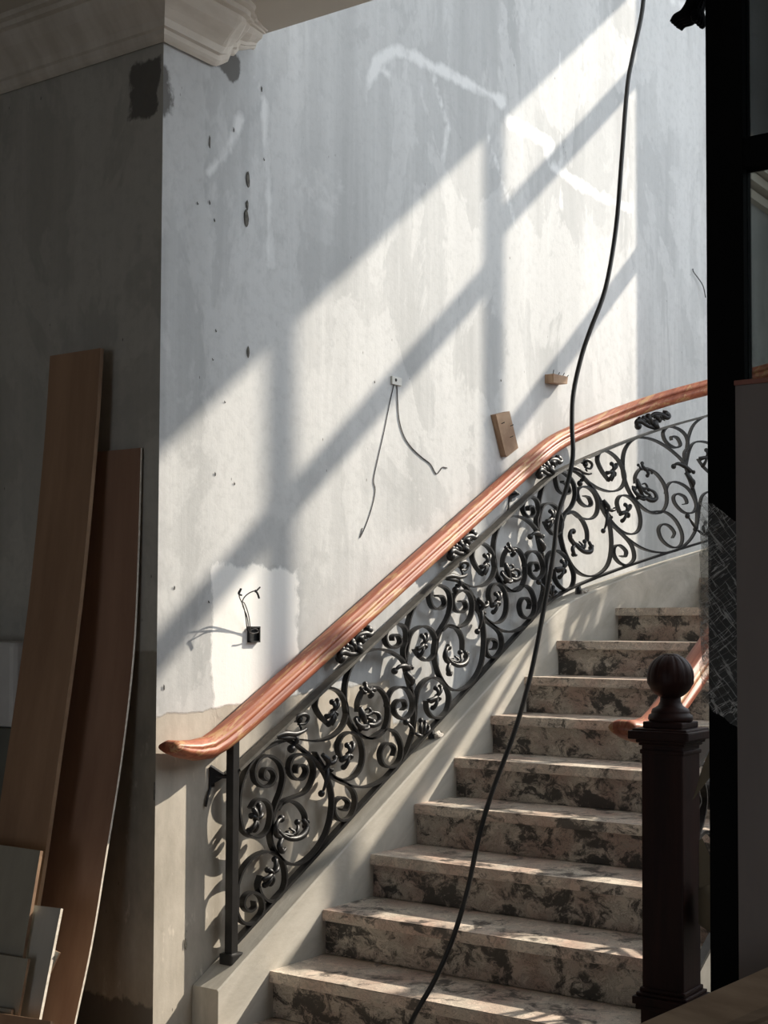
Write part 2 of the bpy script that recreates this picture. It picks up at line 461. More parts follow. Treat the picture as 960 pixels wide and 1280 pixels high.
def struct(name, bm, mat):
    o = obj(name, bm, mat); o['kind'] = 'structure'; return o
struct('floor', boxbm((-7.2, -7.2, -.2), (WX + .3, 3.6, 0)), m_floor)
struct('ceiling', boxbm((-7.2, -7.2, CEIL), (SLAB_X, -.001, CEIL + .35)), m_ceil)
struct('ceiling_hall', boxbm((-7.2, 0, CEIL), (-.001, 3.6, CEIL + .35)), m_ceil)
struct('wall_upper', boxbm((SLAB_X - .2, -4.7, CEIL + .351), (SLAB_X, -.001, TOP)), m_rough)
struct('ceiling_stairwell', boxbm((SLAB_X - .2, -4.9, TOP), (WX + .3, .3, TOP + .2)), m_rough)
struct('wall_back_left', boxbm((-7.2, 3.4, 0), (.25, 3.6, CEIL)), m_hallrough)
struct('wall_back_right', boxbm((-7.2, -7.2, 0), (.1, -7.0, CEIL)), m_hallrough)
bm = bmesh.new()                                                     # wall behind the camera with a doorway added to let in faint light
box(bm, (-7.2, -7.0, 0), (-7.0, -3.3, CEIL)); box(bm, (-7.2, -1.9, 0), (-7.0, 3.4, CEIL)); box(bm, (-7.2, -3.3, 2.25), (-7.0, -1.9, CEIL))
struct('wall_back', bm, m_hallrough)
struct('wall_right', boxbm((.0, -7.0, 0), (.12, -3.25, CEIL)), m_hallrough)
# stairwell end wall with its big window
Y_J, Y_E, Z0, Z1 = -1.10, -4.6, 2.9, 7.20
bm = bmesh.new()
box(bm, (WX, Y_J, 0), (WX + .25, .0, TOP)); box(bm, (WX, -4.9, 0), (WX + .25, Y_E, TOP))
box(bm, (WX, Y_E, 0), (WX + .25, Y_J, Z0)); box(bm, (WX, Y_E, Z1), (WX + .25, Y_J, TOP))
struct('wall_end', bm, m_rough)
bm = bmesh.new()
for k in range(1, 5): box(bm, (WX, Y_J - .015 - .763 * k - .037, Z0), (WX + .05, Y_J - .015 - .763 * k + .037, Z1))
YM = Y_J - .015 - .763
box(bm, (WX + .001, YM, 6.54 - .06), (WX + .049, Y_J, 6.54 + .06)); box(bm, (WX + .001, YM, 5.47 - .055), (WX + .049, Y_J, 5.47 + .055))
box(bm, (WX + .001, Y_E, 6.35 - .06), (WX + .049, YM, 6.35 + .06))
box(bm, (WX + .001, Y_E, 7.05), (WX + .049, YM, Z1))
struct('window_1', bm, m_winfr)
# stairwell side wall with an unseen tall window added for sky fill light
SX0, SX1, SZ0, SZ1 = .5, 3.1, 3.2, 7.3
bm = bmesh.new()
box(bm, (.1, -4.9, 0), (WX, -4.7, SZ0)); box(bm, (.1, -4.9, SZ1), (WX, -4.7, TOP)); box(bm, (.1, -4.9, SZ0), (SX0, -4.7, SZ1)); box(bm, (SX1, -4.9, SZ0), (WX, -4.7, SZ1))
struct('wall_side', bm, m_rough)
bm = bmesh.new()
for x in (1.37, 2.23): box(bm, (x - .025, -4.82, SZ0), (x + .025, -4.77, SZ1))
box(bm, (SX0, -4.821, 5.6), (SX1, -4.769, 5.65))
struct('window_added', bm, m_winfr)

# cornice: along the hall wall, returning onto the stair wall as far as the broken end
prof = [(0, 0), (0, -.192), (.012, -.198), (.022, -.190), (.03, -.18), (.034, -.165), (.045, -.16), (.05, -.135), (.075, -.11),
        (.105, -.085), (.125, -.055), (.13, -.04), (.15, -.036), (.155, -.02), (.175, -.016), (.18, 0)]
def cornice(name, path, outs):
    bm = bmesh.new(); rings = []
    for p, o in zip(path, outs):
        rings.append([bm.verts.new((p[0] + o[0] * a, p[1] + o[1] * a, CEIL - .0005 + b)) for a, b in prof])
    for r, s in zip(rings, rings[1:]):
        for k in range(len(prof)): bm.faces.new((r[k], r[(k + 1) % len(prof)], s[(k + 1) % len(prof)], s[k]))
    bm.faces.new(rings[0][::-1]); bm.faces.new(rings[-1])
    o = obj(name, bm, m_cornice); o['kind'] = 'structure'; return o
cornice('trim_1', [(-.001, 3.4), (-.001, -.001)], [(-1, 0), (-1, -1)])
bm = bmesh.new(); rings = []
xs = [(0, 1), (.24, 1), (.255, .98), (.275, .9), (.30, .8), (.32, .55), (.345, .5), (.37, .3), (.40, .24), (.44, .12), (.47, .05)]
random.seed(3)
for i, (x, f) in enumerate(xs):                                      # the run breaks off raggedly towards the slab edge
    ring = []
    for a, b in prof:
        bb = b * min(1, (1 if i < 2 else .25 + .75 * f)) ; aa = a * min(1, .35 + .65 * f)
        jx = 0 if i < 2 else random.uniform(-.008, .008)
        ring.append(bm.verts.new((x + jx - (a if i == 0 else 0), -.001 - aa, CEIL - .0005 + bb)))
    rings.append(ring)
for r, s in zip(rings, rings[1:]):
    for k in range(len(prof)): bm.faces.new((r[k], r[(k + 1) % len(prof)], s[(k + 1) % len(prof)], s[k]))
bm.faces.new(rings[0][::-1]); bm.faces.new(rings[-1])
o = obj('trim_2', bm, m_cornice); o['kind'] = 'structure'
# cornice high on the far end of the stair wall, seen through the smoky glass
bm = bmesh.new()
for (a, z, d) in ((.06, 4.42, .05), (.06, 4.50, .10), (.05, 4.57, .15), (.05, 4.64, .22)):
    box(bm, (4.95, -d, z), (WX - .001, -.001, z + a))
struct('trim_3', bm, m_cornice)

# ------------------------------------------------------------------ staircase geometry functions (world: x along the wall, y<0 into the room)
def wx(s): return s - 3.41
U0, RI = 6.0225, 1.70
def P(u, g, z):
    """u along the flight, g outward from the stringer's inner edge"""
    if u <= U0: return Vector((u - 3.41, 3.2 + g - 3.32, z))
    th = (u - U0) / (RI + .06)
    return Vector((U0 + (RI + g) * math.sin(th) - 3.41, 3.2 - RI + (RI + g) * math.cos(th) - 3.32, z))
def OUT(u):
    if u <= U0: return Vector((0, 1, 0))
    th = (u - U0) / (RI + .06); return Vector((math.sin(th), math.cos(th), 0))
def smooth(a, b, x):
    t = max(0, min(1, (x - a) / (b - a))); return t * t * (3 - 2 * t)
_tab = []; _z = .33
u = 3.87
while u < 9.5:
    _tab.append((u, _z)); _z += .01 * (.5366 + (.285 - .5366) * smooth(5.85, 6.30, u + .005)); u += .01
def zn(u):
    if u <= 3.87: return .33 + .5366 * (u - 3.87)
    i = min(int((u - 3.87) / .01), len(_tab) - 2); t = (u - _tab[i][0]) / .01
    return _tab[i][1] + (_tab[i + 1][1] - _tab[i][1]) * t
def extra(u): return .07 * smooth(5.9, 7.1, u)
def zs(u): return zn(u) + .135
def ztop(u): return zn(u) + .783 + extra(u)
def zmap(u, v): return zn(u) + v + extra(u) * max(0, min(1.15, (v - .15) / .63))
def u_of(k):
    zz = .165 * (k + 2)
    if k <= 0: return 3.87 + .3075 * k
    for a, b in zip(_tab, _tab[1:]):
        if a[1] <= zz <= b[1]: return a[0] + .01 * (zz - a[1]) / max(1e-6, b[1] - a[1])
    return _tab[-1][0]

stairs = thing('staircase', 'marble staircase with dark veined risers curving up to the right', 'staircase', (.16, -.9, 0))
KN = 12
def rightpt(k, z, dx=0):
    if k <= 7: return Vector((wx(u_of(k)) + dx, 1.64 - 3.32, z))
    th = (u_of(k) - U0) / (RI + .06)
    return Vector((U0 + .4 * math.sin(th) - 3.41 + dx * .3, 3.2 - RI + .3 * math.cos(th) - 3.32, z))
core = bmesh.new()
for k in range(-1, KN + 1):
    zt = .165 * (k + 2)
    u0, u1 = u_of(k), u_of(k + 1)
    G = .004
    n = 1 if u1 < U0 else 6
    # tread slab: nosing overhangs its riser by 22 mm
    lf = [P(u0 + (u1 + .02 - u0) * i / n, G, 0) for i in range(n + 1)]
    poly = lf + [rightpt(k + 1, 0, .02), rightpt(k, 0)]
    bm = bmesh.new()
    prism(bm, [Vector((p.x, p.y, zt - .040)) for p in poly], (0, 0, .040))
    es = [e for e in bm.edges if abs(e.verts[0].co.z - e.verts[1].co.z) < 1e-6]
    bmesh.ops.bevel(bm, geom=es, offset=.004, segments=2, affect='EDGES')
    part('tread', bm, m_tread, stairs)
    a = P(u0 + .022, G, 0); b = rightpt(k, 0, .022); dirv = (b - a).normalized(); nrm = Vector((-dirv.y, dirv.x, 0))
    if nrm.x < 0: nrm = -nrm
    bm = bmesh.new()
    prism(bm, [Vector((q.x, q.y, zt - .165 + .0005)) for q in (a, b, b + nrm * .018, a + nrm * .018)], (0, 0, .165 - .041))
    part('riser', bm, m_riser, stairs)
    a2 = P(u0 + .042, G, 0); b2 = rightpt(k, 0, .042)
    lf2 = [P(u0 + .042 + (u1 - u0 - .0) * i / n, G, 0) for i in range(n + 1)]
    zb = 0 if k < 8 else zt - .165 - .16
    prism(core, [Vector((p.x, p.y, zb + .001)) for p in lf2 + [rightpt(k + 1, 0, .042), b2]], (0, 0, zt - .042 - zb))
part('stair_core', core, m_string, stairs)
# left stringer (cement curb)
def stringer(bm, u_a, u_b, g0, g1, fz, fb, n):
    rings = []
    for i in range(n + 1):
        u = u_a + (u_b - u_a) * i / n
        zt = fz(u); zb = fb(u)
        rings.append([bm.verts.new(P(u, g0, zb)), bm.verts.new(P(u, g0, zt - .006)), bm.verts.new(P(u, g0 + .006, zt)),
                      bm.verts.new(P(u, g1 - .003, zt)), bm.verts.new(P(u, g1, zt - .003)), bm.verts.new(P(u, g1, zb))])
    for r, s in zip(rings, rings[1:]):
        for k in range(6): bm.faces.new((r[k], r[(k + 1) % 6], s[(k + 1) % 6], s[k]))
    bm.faces.new(rings[0][::-1]); bm.faces.new(rings[-1])
    return bm
bm = stringer(bmesh.new(), 3.600, 9.0, 0, .119, zs, lambda u: 0 if u < 7.0 else min(zs(u) - .2, (u - 7.0) * .9), 110)
o = part('stringer', bm, m_string, stairs); o['label'] = 'grey cement stringer curb beside the wall'
def Pr(u, g, z): return Vector((wx(u), 1.64 - 3.32 - g, z))
bm = bmesh.new(); pts = []
u = 3.60
prof2 = [(3.735, 0), (3.735, zs(3.735)), (5.9, zs(5.9)), (5.9, 0)]
prism(bm, [Vector((wx(a), -1.681, z)) for a, z in prof2], (0, -.11, 0))
o = part('stringer', bm, m_string, stairs)

# ------------------------------------------------------------------ left balustrade
bal = thing('iron_balustrade', 'black scrolled iron balustrade with red brown wooden handrail beside the plaster wall', 'balustrade', tuple(P(3.73, .06, zs(3.73))))
GB = .06
YB = 3.2 + GB - 3.32
def r2px(p): return (380 + p[0] / 3.2, 640 + p[1] / 3.2)
def to_uv(px, py):
    q = on_y(px, py, YB); u = q.x + 3.41
    return u, q.z - (.33 + .5366 * (u - 3.87))
def T(pts):
    return [to_uv(*r2px(p)) for p in pts]
UEND = 8.3
def surf(u, v, off=0.0):
    return P(u, GB + off, zmap(u, v))
def ribbon(bm, uv, du, th=.0088, dp=.026, taper_end=True):
    pts = crom([Vector((a + du, b, 0)) for a, b in uv], 5)
    pts = [p for p in pts if 3.755 < p.x < UEND]
    if len(pts) < 3: return None
    W = [surf(p.x, p.y) for p in pts]
    n = len(W)
    def pr(i):
        k = 1.0
        if taper_end: k = min(1, .55 + .45 * (n - 1 - i) / 8)
        return [(-dp / 2, -th / 2 * k), (dp / 2, -th / 2 * k), (dp / 2, th / 2 * k), (-dp / 2, th / 2 * k)]
    sweep(bm, W, pr, lambda i: OUT(pts[i].x))
    return bm
PXM = 1 / 3.2 / 290.0 * 1.0                                          # metres per crop pixel at the tile
def leaf(bm, uv, du, r0, r1=None, off=-.012):
    pts = crom([Vector((a + du, b, 0)) for a, b in uv], 4)
    if min(p.x for p in pts) < 3.755 or max(p.x for p in pts) > UEND: return
    n = len(pts)
    W = [surf(p.x, p.y, off + .010 * math.sin(math.pi * i / (n - 1)) * -1) for i, p in enumerate(pts)]
    r0 *= 1.4
    r1 = r0 * .45 if r1 is None else r1 * 1.4
    tube(bm, W, [max(.0022, r0 + (r1 - r0) * abs(2 * i / (n - 1) - .75) / 1.25) for i in range(n)], 6)
def dot(bm, uv, du, r, off=-.008):
    u, v = uv[0] + du, uv[1]
    if 3.76 < u < UEND: ball(bm, surf(u, v, off), r * 1.25, (1, 1, 1), 8)

RING_A = [(98, 850), (62, 815), (42, 770), (58, 722), (100, 703), (145, 728), (168, 790), (152, 855), (105, 900), (45, 916), (-12, 910)]
Q_BIG = [(410, 622), (385, 585), (335, 556), (280, 549), (225, 570), (185, 620), (163, 690), (163, 780), (185, 850), (225, 893), (272, 905), (312, 880), (333, 820), (328, 750), (300, 708), (265, 700), (235, 715), (214, 760), (212, 800)]
Q_SM = [(275, 906), (312, 890), (335, 840), (334, 760), (348, 715), (378, 700), (412, 712), (433, 760), (425, 805), (395, 828), (365, 810), (357, 780), (371, 755), (395, 754), (403, 778), (390, 792)]
Q_SM = [(330, 780), (334, 745), (350, 713), (380, 700), (412, 712), (433, 760), (425, 805), (395, 828), (365, 810), (357, 780), (371, 755), (395, 754), (403, 778), (390, 792)]
RING_D = [(145, 985), (133, 940), (148, 898), (182, 881), (215, 900), (232, 955), (226, 1015), (200, 1055), (160, 1072), (115, 1058), (75, 1020), (40, 960)]
LOW_F = [(225, 893), (262, 906), (300, 882), (332, 868), (365, 885), (386, 935), (380, 990), (350, 1020), (315, 1010), (302, 970), (315, 935), (340, 925), (359, 945), (352, 975)]
RING_G = [(50, 985), (85, 1035), (130, 1072), (190, 1096), (250, 1098), (310, 1072), (365, 1025), (405, 960), (430, 890), (440, 820), (445, 760), (455, 710), (480, 675), (515, 662), (552, 680), (577, 730), (572, 785), (548, 820), (515, 822), (492, 795), (486, 755)]
STEM = [(434, 880), (436, 790), (428, 720), (410, 650), (400, 600), (396, 550), (408, 510), (402, 465), (375, 447), (342, 457), (322, 495), (332, 532), (362, 543), (383, 520), (372, 492), (352, 497), (352, 515)]
RING_I = [(400, 610), (412, 530), (430, 480), (470, 457), (505, 470), (526, 515), (520, 565), (492, 594), (462, 580), (440, 550)]
P_BIG = [(405, 520), (412, 460), (430, 395), (465, 340), (510, 295), (560, 266), (605, 270), (650, 305), (690, 370), (713, 440), (718, 530), (705, 615), (668, 680), (620, 712), (575, 703), (540, 655), (521, 590), (520, 540), (535, 485), (570, 452), (608, 465), (630, 505), (632, 555)]
P_K = [(529, 335), (551, 339), (561, 368), (541, 388), (511, 379), (498, 335), (508, 303), (533, 291), (565, 305), (581, 331), (584, 375), (570, 427), (541, 478), (525, 530), (521, 590)]
P_L = [(548, 475), (575, 455), (606, 463), (643, 449), (666, 415), (672, 365), (660, 328), (636, 313), (607, 325), (593, 353), (603, 390), (628, 401), (647, 383), (639, 357), (621, 357)]
P_O = [(715, 430), (750, 452), (782, 485), (790, 535), (770, 575), (745, 582), (727, 560), (728, 525), (745, 507), (765, 520), (762, 545), (748, 550)]
Z1 = None
CURVES = {'RING_A': RING_A, 'Q_BIG': Q_BIG, 'Q_SM': Q_SM, 'RING_D': RING_D, 'LOW_F': LOW_F, 'RING_G': RING_G, 'STEM': STEM,
          'RING_I': RING_I, 'P_BIG': P_BIG, 'P_K': P_K, 'P_L': P_L, 'P_O': P_O}
PER = 1.143
for name, pts in CURVES.items():
    uv = T(pts)
    for t in (-1, 0, 1, 2):
        if t == -1: continue
        bm = ribbon(bmesh.new(), uv, PER * t)
        if bm: part('scroll', bm, m_black, bal)
# the first bay has its own big curl in the bottom corner
def g4(p): return to_uv(280 + p[0] / 4.267, 900 + p[1] / 4.267)
c1 = [g4(p) for p in [(192, 830), (178, 885), (200, 940), (240, 968), (290, 940), (322, 870), (318, 785), (290, 728), (230, 702), (160, 725), (100, 790), (66, 880), (56, 970), (72, 1050), (115, 1088), (165, 1070), (202, 1010), (192, 945), (150, 918), (110, 940), (98, 985), (125, 1020), (158, 1000), (155, 965)]]
part('scroll', ribbon(bmesh.new(), c1, 0), m_black, bal)
BAY1 = [[(140, 470), (165, 432), (200, 422), (235, 450), (245, 510), (228, 585), (185, 622), (140, 622), (100, 592), (80, 530), (74, 460), (78, 390), (95, 320), (130, 240), (180, 180), (240, 140), (300, 115), (345, 108)],
        [(345, 108), (400, 145), (470, 205), (535, 285), (570, 390), (568, 500), (535, 615), (470, 710), (390, 768), (320, 755), (262, 690), (242, 610), (255, 520), (285, 460), (340, 432), (390, 450), (425, 500), (432, 545)],
        [(225, 320), (202, 300), (212, 262), (245, 262), (266, 300), (245, 345), (205, 355), (165, 325), (155, 265), (180, 210), (235, 190), (290, 225), (312, 290), (300, 370), (270, 450), (248, 520), (242, 600)],
        [(378, 285), (385, 245), (420, 242), (434, 275), (410, 315), (370, 310), (343, 265), (358, 205), (405, 182), (450, 200), (475, 260), (462, 330), (425, 385), (370, 410), (315, 432), (283, 480)],
        [(545, 300), (600, 318), (650, 340), (690, 390), (695, 450), (670, 515), (620, 535), (585, 500), (585, 440), (625, 412), (660, 440), (645, 480), (620, 475)]]
for c in BAY1: part('scroll', ribbon(bmesh.new(), [g4(p) for p in c], 0), m_black, bal)

ROS = [((105, 798), (98, 850)), ((165, 970), (145, 985)), ((520, 738), (486, 755)), ((465, 530), (440, 550))]
def rosette(bm, c, st, du):
    (u, v), (su, sv) = to_uv(*r2px(c)), to_uv(*r2px(st))
    if not (3.78 < u + du < UEND): return None
    leaf(bm, [(su, sv), ((u + su) / 2 + .004, (v + sv) / 2), (u, v)], du, .007, .007)
    ball(bm, surf(u + du, v, -.014), .0125, (1, 1, 1), 8)
    for k in range(5):
        a = 2 * math.pi * k / 5 + .3
        e = (u + .036 * math.cos(a), v + .036 * math.sin(a) + .53 * .036 * math.cos(a) * .6)
        leaf(bm, [(u, v), ((u + e[0]) / 2, (v + e[1]) / 2), e], du, .0055, .0075)
        dot(bm, e, du, .0095)
    return bm
for c, st in ROS:
    for t in (-1, 0, 1, 2):
        if t == -1: continue
        bm = rosette(bmesh.new(), c, st, PER * t)
        if bm: part('rosette', bm, m_black, bal, True)
def rosette_at(p, st):
    u, v = g4(p); su, sv = g4(st); bm = bmesh.new()
    leaf(bm, [(su, sv), ((u + su) / 2, (v + sv) / 2), (u, v)], 0, .007, .007)
    ball(bm, surf(u, v, -.014), .0125)
    for k in range(5):
        a = 2 * math.pi * k / 5 + .9
        e = (u + .034 * math.cos(a), v + .036 * math.sin(a) + .3 * .036 * math.cos(a))
        leaf(bm, [(u, v), ((u + e[0]) / 2, (v + e[1]) / 2), e], 0, .0055, .0075); dot(bm, e, 0, .0095)
    part('rosette', bm, m_black, bal, True)
rosette_at((240, 815), (192, 850)); rosette_at((155, 528), (140, 470))

LEAVES = {
 'acanthus_big': ([([(213, 780), (215, 805), (225, 832), (240, 848)], .011), ([(240, 848), (265, 852), (285, 832), (280, 806), (262, 800)], .010),
                   ([(240, 850), (215, 857), (197, 845), (195, 822)], .009), ([(245, 852), (235, 866), (212, 868)], .007),
                   ([(222, 800), (236, 812), (250, 800), (244, 784), (234, 792)], .006), ([(228, 815), (252, 828), (268, 822)], .006)],
                  [((266, 842), .015), ((205, 830), .012), ((218, 868), .009), ((262, 802), .009)], 'q'),
 'acanthus_tip': ([([(262, 702), (245, 715), (232, 702), (240, 685)], .008), ([(245, 716), (262, 708), (278, 714)], .006), ([(240, 716), (225, 722), (222, 706)], .006),
                   ([(250, 712), (256, 730), (250, 742)], .007)], [((238, 688), .009), ((258, 736), .009), ((276, 712), .007), ((222, 705), .007)], 'q'),
 'acanthus_inner': ([([(632, 555), (640, 582), (625, 606), (600, 613), (575, 600), (560, 575)], .010), ([(572, 604), (552, 590), (548, 565), (556, 546), (572, 540)], .009),
                     ([(575, 600), (560, 628), (568, 650), (583, 642)], .009), ([(600, 612), (610, 588), (616, 568)], .007), ([(590, 606), (602, 592), (592, 576)], .006),
                     ([(570, 590), (592, 600), (612, 597)], .006)],
                    [((572, 541), .012), ((572, 646), .010), ((641, 578), .011), ((618, 562), .010), ((590, 596), .011), ((648, 566), .007)], 'p'),
 'apex_leaf': ([([(548, 264), (572, 256), (600, 262), (625, 258), (642, 250)], .009), ([(560, 268), (590, 272), (612, 280)], .007), ([(600, 262), (608, 285), (600, 306)], .008),
                ([(622, 236), (626, 252)], .007), ([(605, 222), (610, 205), (628, 200), (640, 212), (634, 232), (616, 232)], .007)],
               [((600, 312), .013), ((622, 217), .012), ((606, 296), .008)], 'p'),
 'stem_leaf': ([([(686, 345), (700, 375), (690, 402)], .009), ([(698, 380), (714, 376), (727, 362)], .007), ([(700, 385), (694, 430), (689, 470)], .008), ([(705, 395), (716, 405)], .006)],
               [((687, 478), .011), ((700, 362), .009), ((726, 364), .009), ((716, 404), .007)], 'p'),
 'hook_leaf': ([([(414, 628), (390, 617), (366, 618), (352, 636)], .009), ([(396, 640), (410, 668), (422, 692)], .011), ([(404, 612), (424, 622)], .006), ([(412, 655), (420, 675), (418, 695)], .008)],
               [((356, 636), .012), ((424, 622), .009), ((420, 700), .008)], 'q'),
 'low_flower': ([([(458, 888), (449, 862), (460, 838)], .007), ([(464, 892), (466, 862), (478, 840)], .007), ([(470, 890), (482, 872), (490, 855)], .006), ([(434, 885), (450, 895), (462, 890)], .006),
                 ([(430, 885), (412, 862), (402, 842)], .007)],
                [((461, 834), .010), ((478, 842), .009), ((490, 858), .008), ((402, 840), .012), ((426, 886), .009)], 'q')}
for name, (ls, ds, grp) in LEAVES.items():
    for t in (-1, 0, 1, 2):
        if t == -1 and grp == 'q': continue
        bm = bmesh.new()
        for l, r in ls: leaf(bm, T(l), PER * t, r)
        for d, r in ds: dot(bm, to_uv(*r2px(d)), PER * t, r)
        if len(bm.verts): part('leaf_ornament', bm, m_black, bal, True)
        else: bm.free()
# crests between the top bar and the handrail
def c16(p): return to_uv(420 + p[0] / 16, 780 + p[1] / 16)
CL = [([(120, 700), (50, 690), (40, 610), (110, 560), (250, 600), (420, 585), (500, 540)], .010), ([(110, 500), (190, 520), (260, 560)], .008), ([(200, 430), (270, 480), (330, 550)], .009),
      ([(270, 350), (310, 430), (390, 520)], .012), ([(380, 430), (440, 520), (500, 540)], .013), ([(350, 330), (420, 230), (540, 190), (640, 215), (695, 150), (660, 80), (590, 75)], .010),
      ([(400, 330), (480, 260), (620, 280)], .008), ([(400, 250), (470, 300), (520, 350)], .010), ([(440, 220), (520, 250), (560, 310)], .008)]
CD = [((90, 690), .017), ((640, 120), .016), ((430, 450), .018), ((300, 365), .016), ((205, 435), .011), ((120, 505), .011), ((520, 330), .012), ((480, 540), .012)]
uc = to_uv(440, 803)[0]
for uu in (uc, uc + .805, uc + 1.61, uc + 2.42, uc + 3.2):
    bm = bmesh.new()
    for l, r in CL: leaf(bm, [c16(p) for p in l], uu - uc, r, off=0)
    for d, r in CD: dot(bm, c16(d), uu - uc, r, 0)
    part('crest_ornament', bm, m_black, bal, True)
# rails, post, brackets, feet
def us(a, b, n): return [a + (b - a) * i / n for i in range(n + 1)]
def railbar(name, a, b, zf, wd, th, mat, g=GB, n=110):
    U = us(a, b, n)
    pr = [(-wd / 2, -th / 2), (wd / 2, -th / 2), (wd / 2, th / 2), (-wd / 2, th / 2)]
    return part(name, sweep(bmesh.new(), [P(u, g, zf(u)) for u in U], pr, lambda i: OUT(U[i])), mat, bal)
railbar('top_bar', 3.75, 9.0, ztop, .042, .012, m_greyiron)
railbar('bottom_bar', 3.75, 9.0, lambda u: zn(u) + .178, .028, .011, m_black)
pu = 3.733
pt = P(pu, GB, 0)
part('post', boxbm((pt.x - .0165, pt.y - .0165, zs(pu) + .004), (pt.x + .0165, pt.y + .0165, zn(pu) + .90), .002), m_black, bal)
bm = bmesh.new(); box(bm, (pt.x - .03, pt.y - .028, zs(pu) - .03), (pt.x + .034, pt.y + .03, zs(pu) + .022), .006)
part('post_foot', bm, m_black, bal)
for (px, py) in ((539, 928), (716, 742)):                            # feet set in lumps of mortar on the stringer
    if px < 600:
        q = on_y(px, py, YB); uf = q.x + 3.41
    else: uf = 6.33
    bm = bmesh.new()
    tube(bm, [P(uf, GB, zn(uf) + .175), P(uf, GB - .005, zs(uf) - .002)], [.012, .020], 6)
    part('bar_foot', bm, m_black, bal)
    bm = bmesh.new(); c = P(uf + .02, GB - .028, zs(uf) + .008)
    ball(bm, c, .026, (1.3, .8, .75), 8)
    for v in bm.verts: v.co += Vector([random.uniform(-.005, .005) for _ in range(3)])
    o = part('mortar_lump', bm, m_mortar, bal)
def bracket(px, py, upost):
    q = on_y(px, py, 0)
    bm = bmesh.new()
    box(bm, (q.x - .012, -.006, q.z - .035), (q.x + .012, -.0005, q.z + .035))
    prism(bm, [Vector((q.x - .014, -.006, q.z + .04)), Vector((q.x - .014, -.006, q.z - .03)), Vector((q.x + .04, -.034, q.z))], (.006, 0, .004))
    tube(bm, [Vector((q.x + .005, -.008, q.z)), P(upost, GB, 0) + Vector((0, 0, q.z - .002))], .005, 6)
    tube(bm, crom([Vector((q.x - .008, -.004, q.z - .035)), Vector((q.x - .03, -.01, q.z - .07)), Vector((q.x - .035, -.006, q.z - .10))], 4), .005, 5)
    part('wall_bracket', bm, m_black, bal)
bracket(264, 971, 3.73)
q = on_y(637, 618, 0); bracket(637, 618, q.x + 3.41 - .02)
# wooden handrail: moulded section
def rail_prof(w=.045, h=.041):
    half = [(.020, -h), (.026, -h * .92), (.028, -h * .74), (.037, -h * .66), (.043, -h * .48), (.042, -h * .28), (.034, -h * .16), (.033, -h * .06),
            (.044, h * .04), (.048, h * .24), (.046, h * .50), (.037, h * .80), (.020, h * .98)]
    return [(-a, b) for a, b in half[:1]] + half + [(0, h * 1.03)] + [(-a, b) for a, b in half[:0:-1]]
def hand_z(u): return zn(u) + .934 + extra(u) * 1.05
def hand_path(pf, u_a, u_end, n, g):
    # the bottom end eases to level and dips before its tip
    pts = []; U = []
    z_e = hand_z(u_a)
    for du, dz in ((-.395, -.062), (-.38, -.066), (-.33, -.080), (-.27, -.090), (-.20, -.088), (-.14, -.068), (-.07, -.036)):
        U.append(u_a + du); pts.append(pf(u_a + du, g, z_e + dz))
    for u in us(u_a, u_end, n): U.append(u); pts.append(pf(u, g, hand_z(u)))
    return U, pts
U, hp = hand_path(P, 3.80, 9.0, 100, GB)
base = rail_prof()
def hprof(i):
    k = 1.0 if i > 5 else (.40, .58, .74, .86, .94, 1)[i]
    kw = 1.0 if i > 5 else (.85, .96, 1, 1, 1, 1)[i]
    q = [(a * kw, b * k + (0 if i > 5 else (1 - k) * .02)) for a, b in base]
    if i < 9:
        e = 1 - i / 9; n = len(q); ws = max(a for a, b in q) * .98; hs = max(b for a, b in q); lo = min(b for a, b in q)
        q2 = []
        for a, b in q:
            t = math.atan2((b - (hs + lo) / 2) / (hs - lo) * 2, a / ws)
            q2.append((a + (ws * math.cos(t) - a) * e, b + ((hs + lo) / 2 + (hs - lo) / 2 * math.sin(t) - b) * e))
        q = q2
    return q
o = part('handrail', sweep(bmesh.new(), hp, hprof, lambda i: OUT(U[i])), m_rail, bal, True)
o['label'] = 'red brown moulded wooden handrail'
o.data.polygons.foreach_set('use_smooth', [True] * len(o.data.polygons))

# ------------------------------------------------------------------ right-hand balustrade (mostly behind the newel)
rb = thing('right_balustrade', 'second wooden handrail rising behind the dark newel post', 'balustrade', (wx(3.7), -1.735, zs(3.7)))
def Pright(u, g, z): return Vector((wx(u), -1.735 + .115 - GB + g, z))
YR = 1.720 - 3.32
def PR(u, g, z): return Vector((wx(u), YR, z))
U, hp = hand_path(PR, 4.03, 5.25, 20, 0)
o = part('handrail', sweep(bmesh.new(), hp, hprof, Vector((0, 1, 0))), m_rail, rb, True)
def barR(name, zf, wd, th, a=3.75, b=5.2):
    pr = [(-wd / 2, -th / 2), (wd / 2, -th / 2), (wd / 2, th / 2), (-wd / 2, th / 2)]
    part(name, sweep(bmesh.new(), [Vector((wx(a), YR - .09, zf(a))), Vector((wx(b), YR - .09, zf(b)))], pr, Vector((0, 1, 0))), m_black, rb)
def znS(u): return .33 + .5366 * (u - 3.87)
barR('top_bar', lambda u: znS(u) + .783, .036, .012); barR('bottom_bar', lambda u: znS(u) + .178, .028, .011)
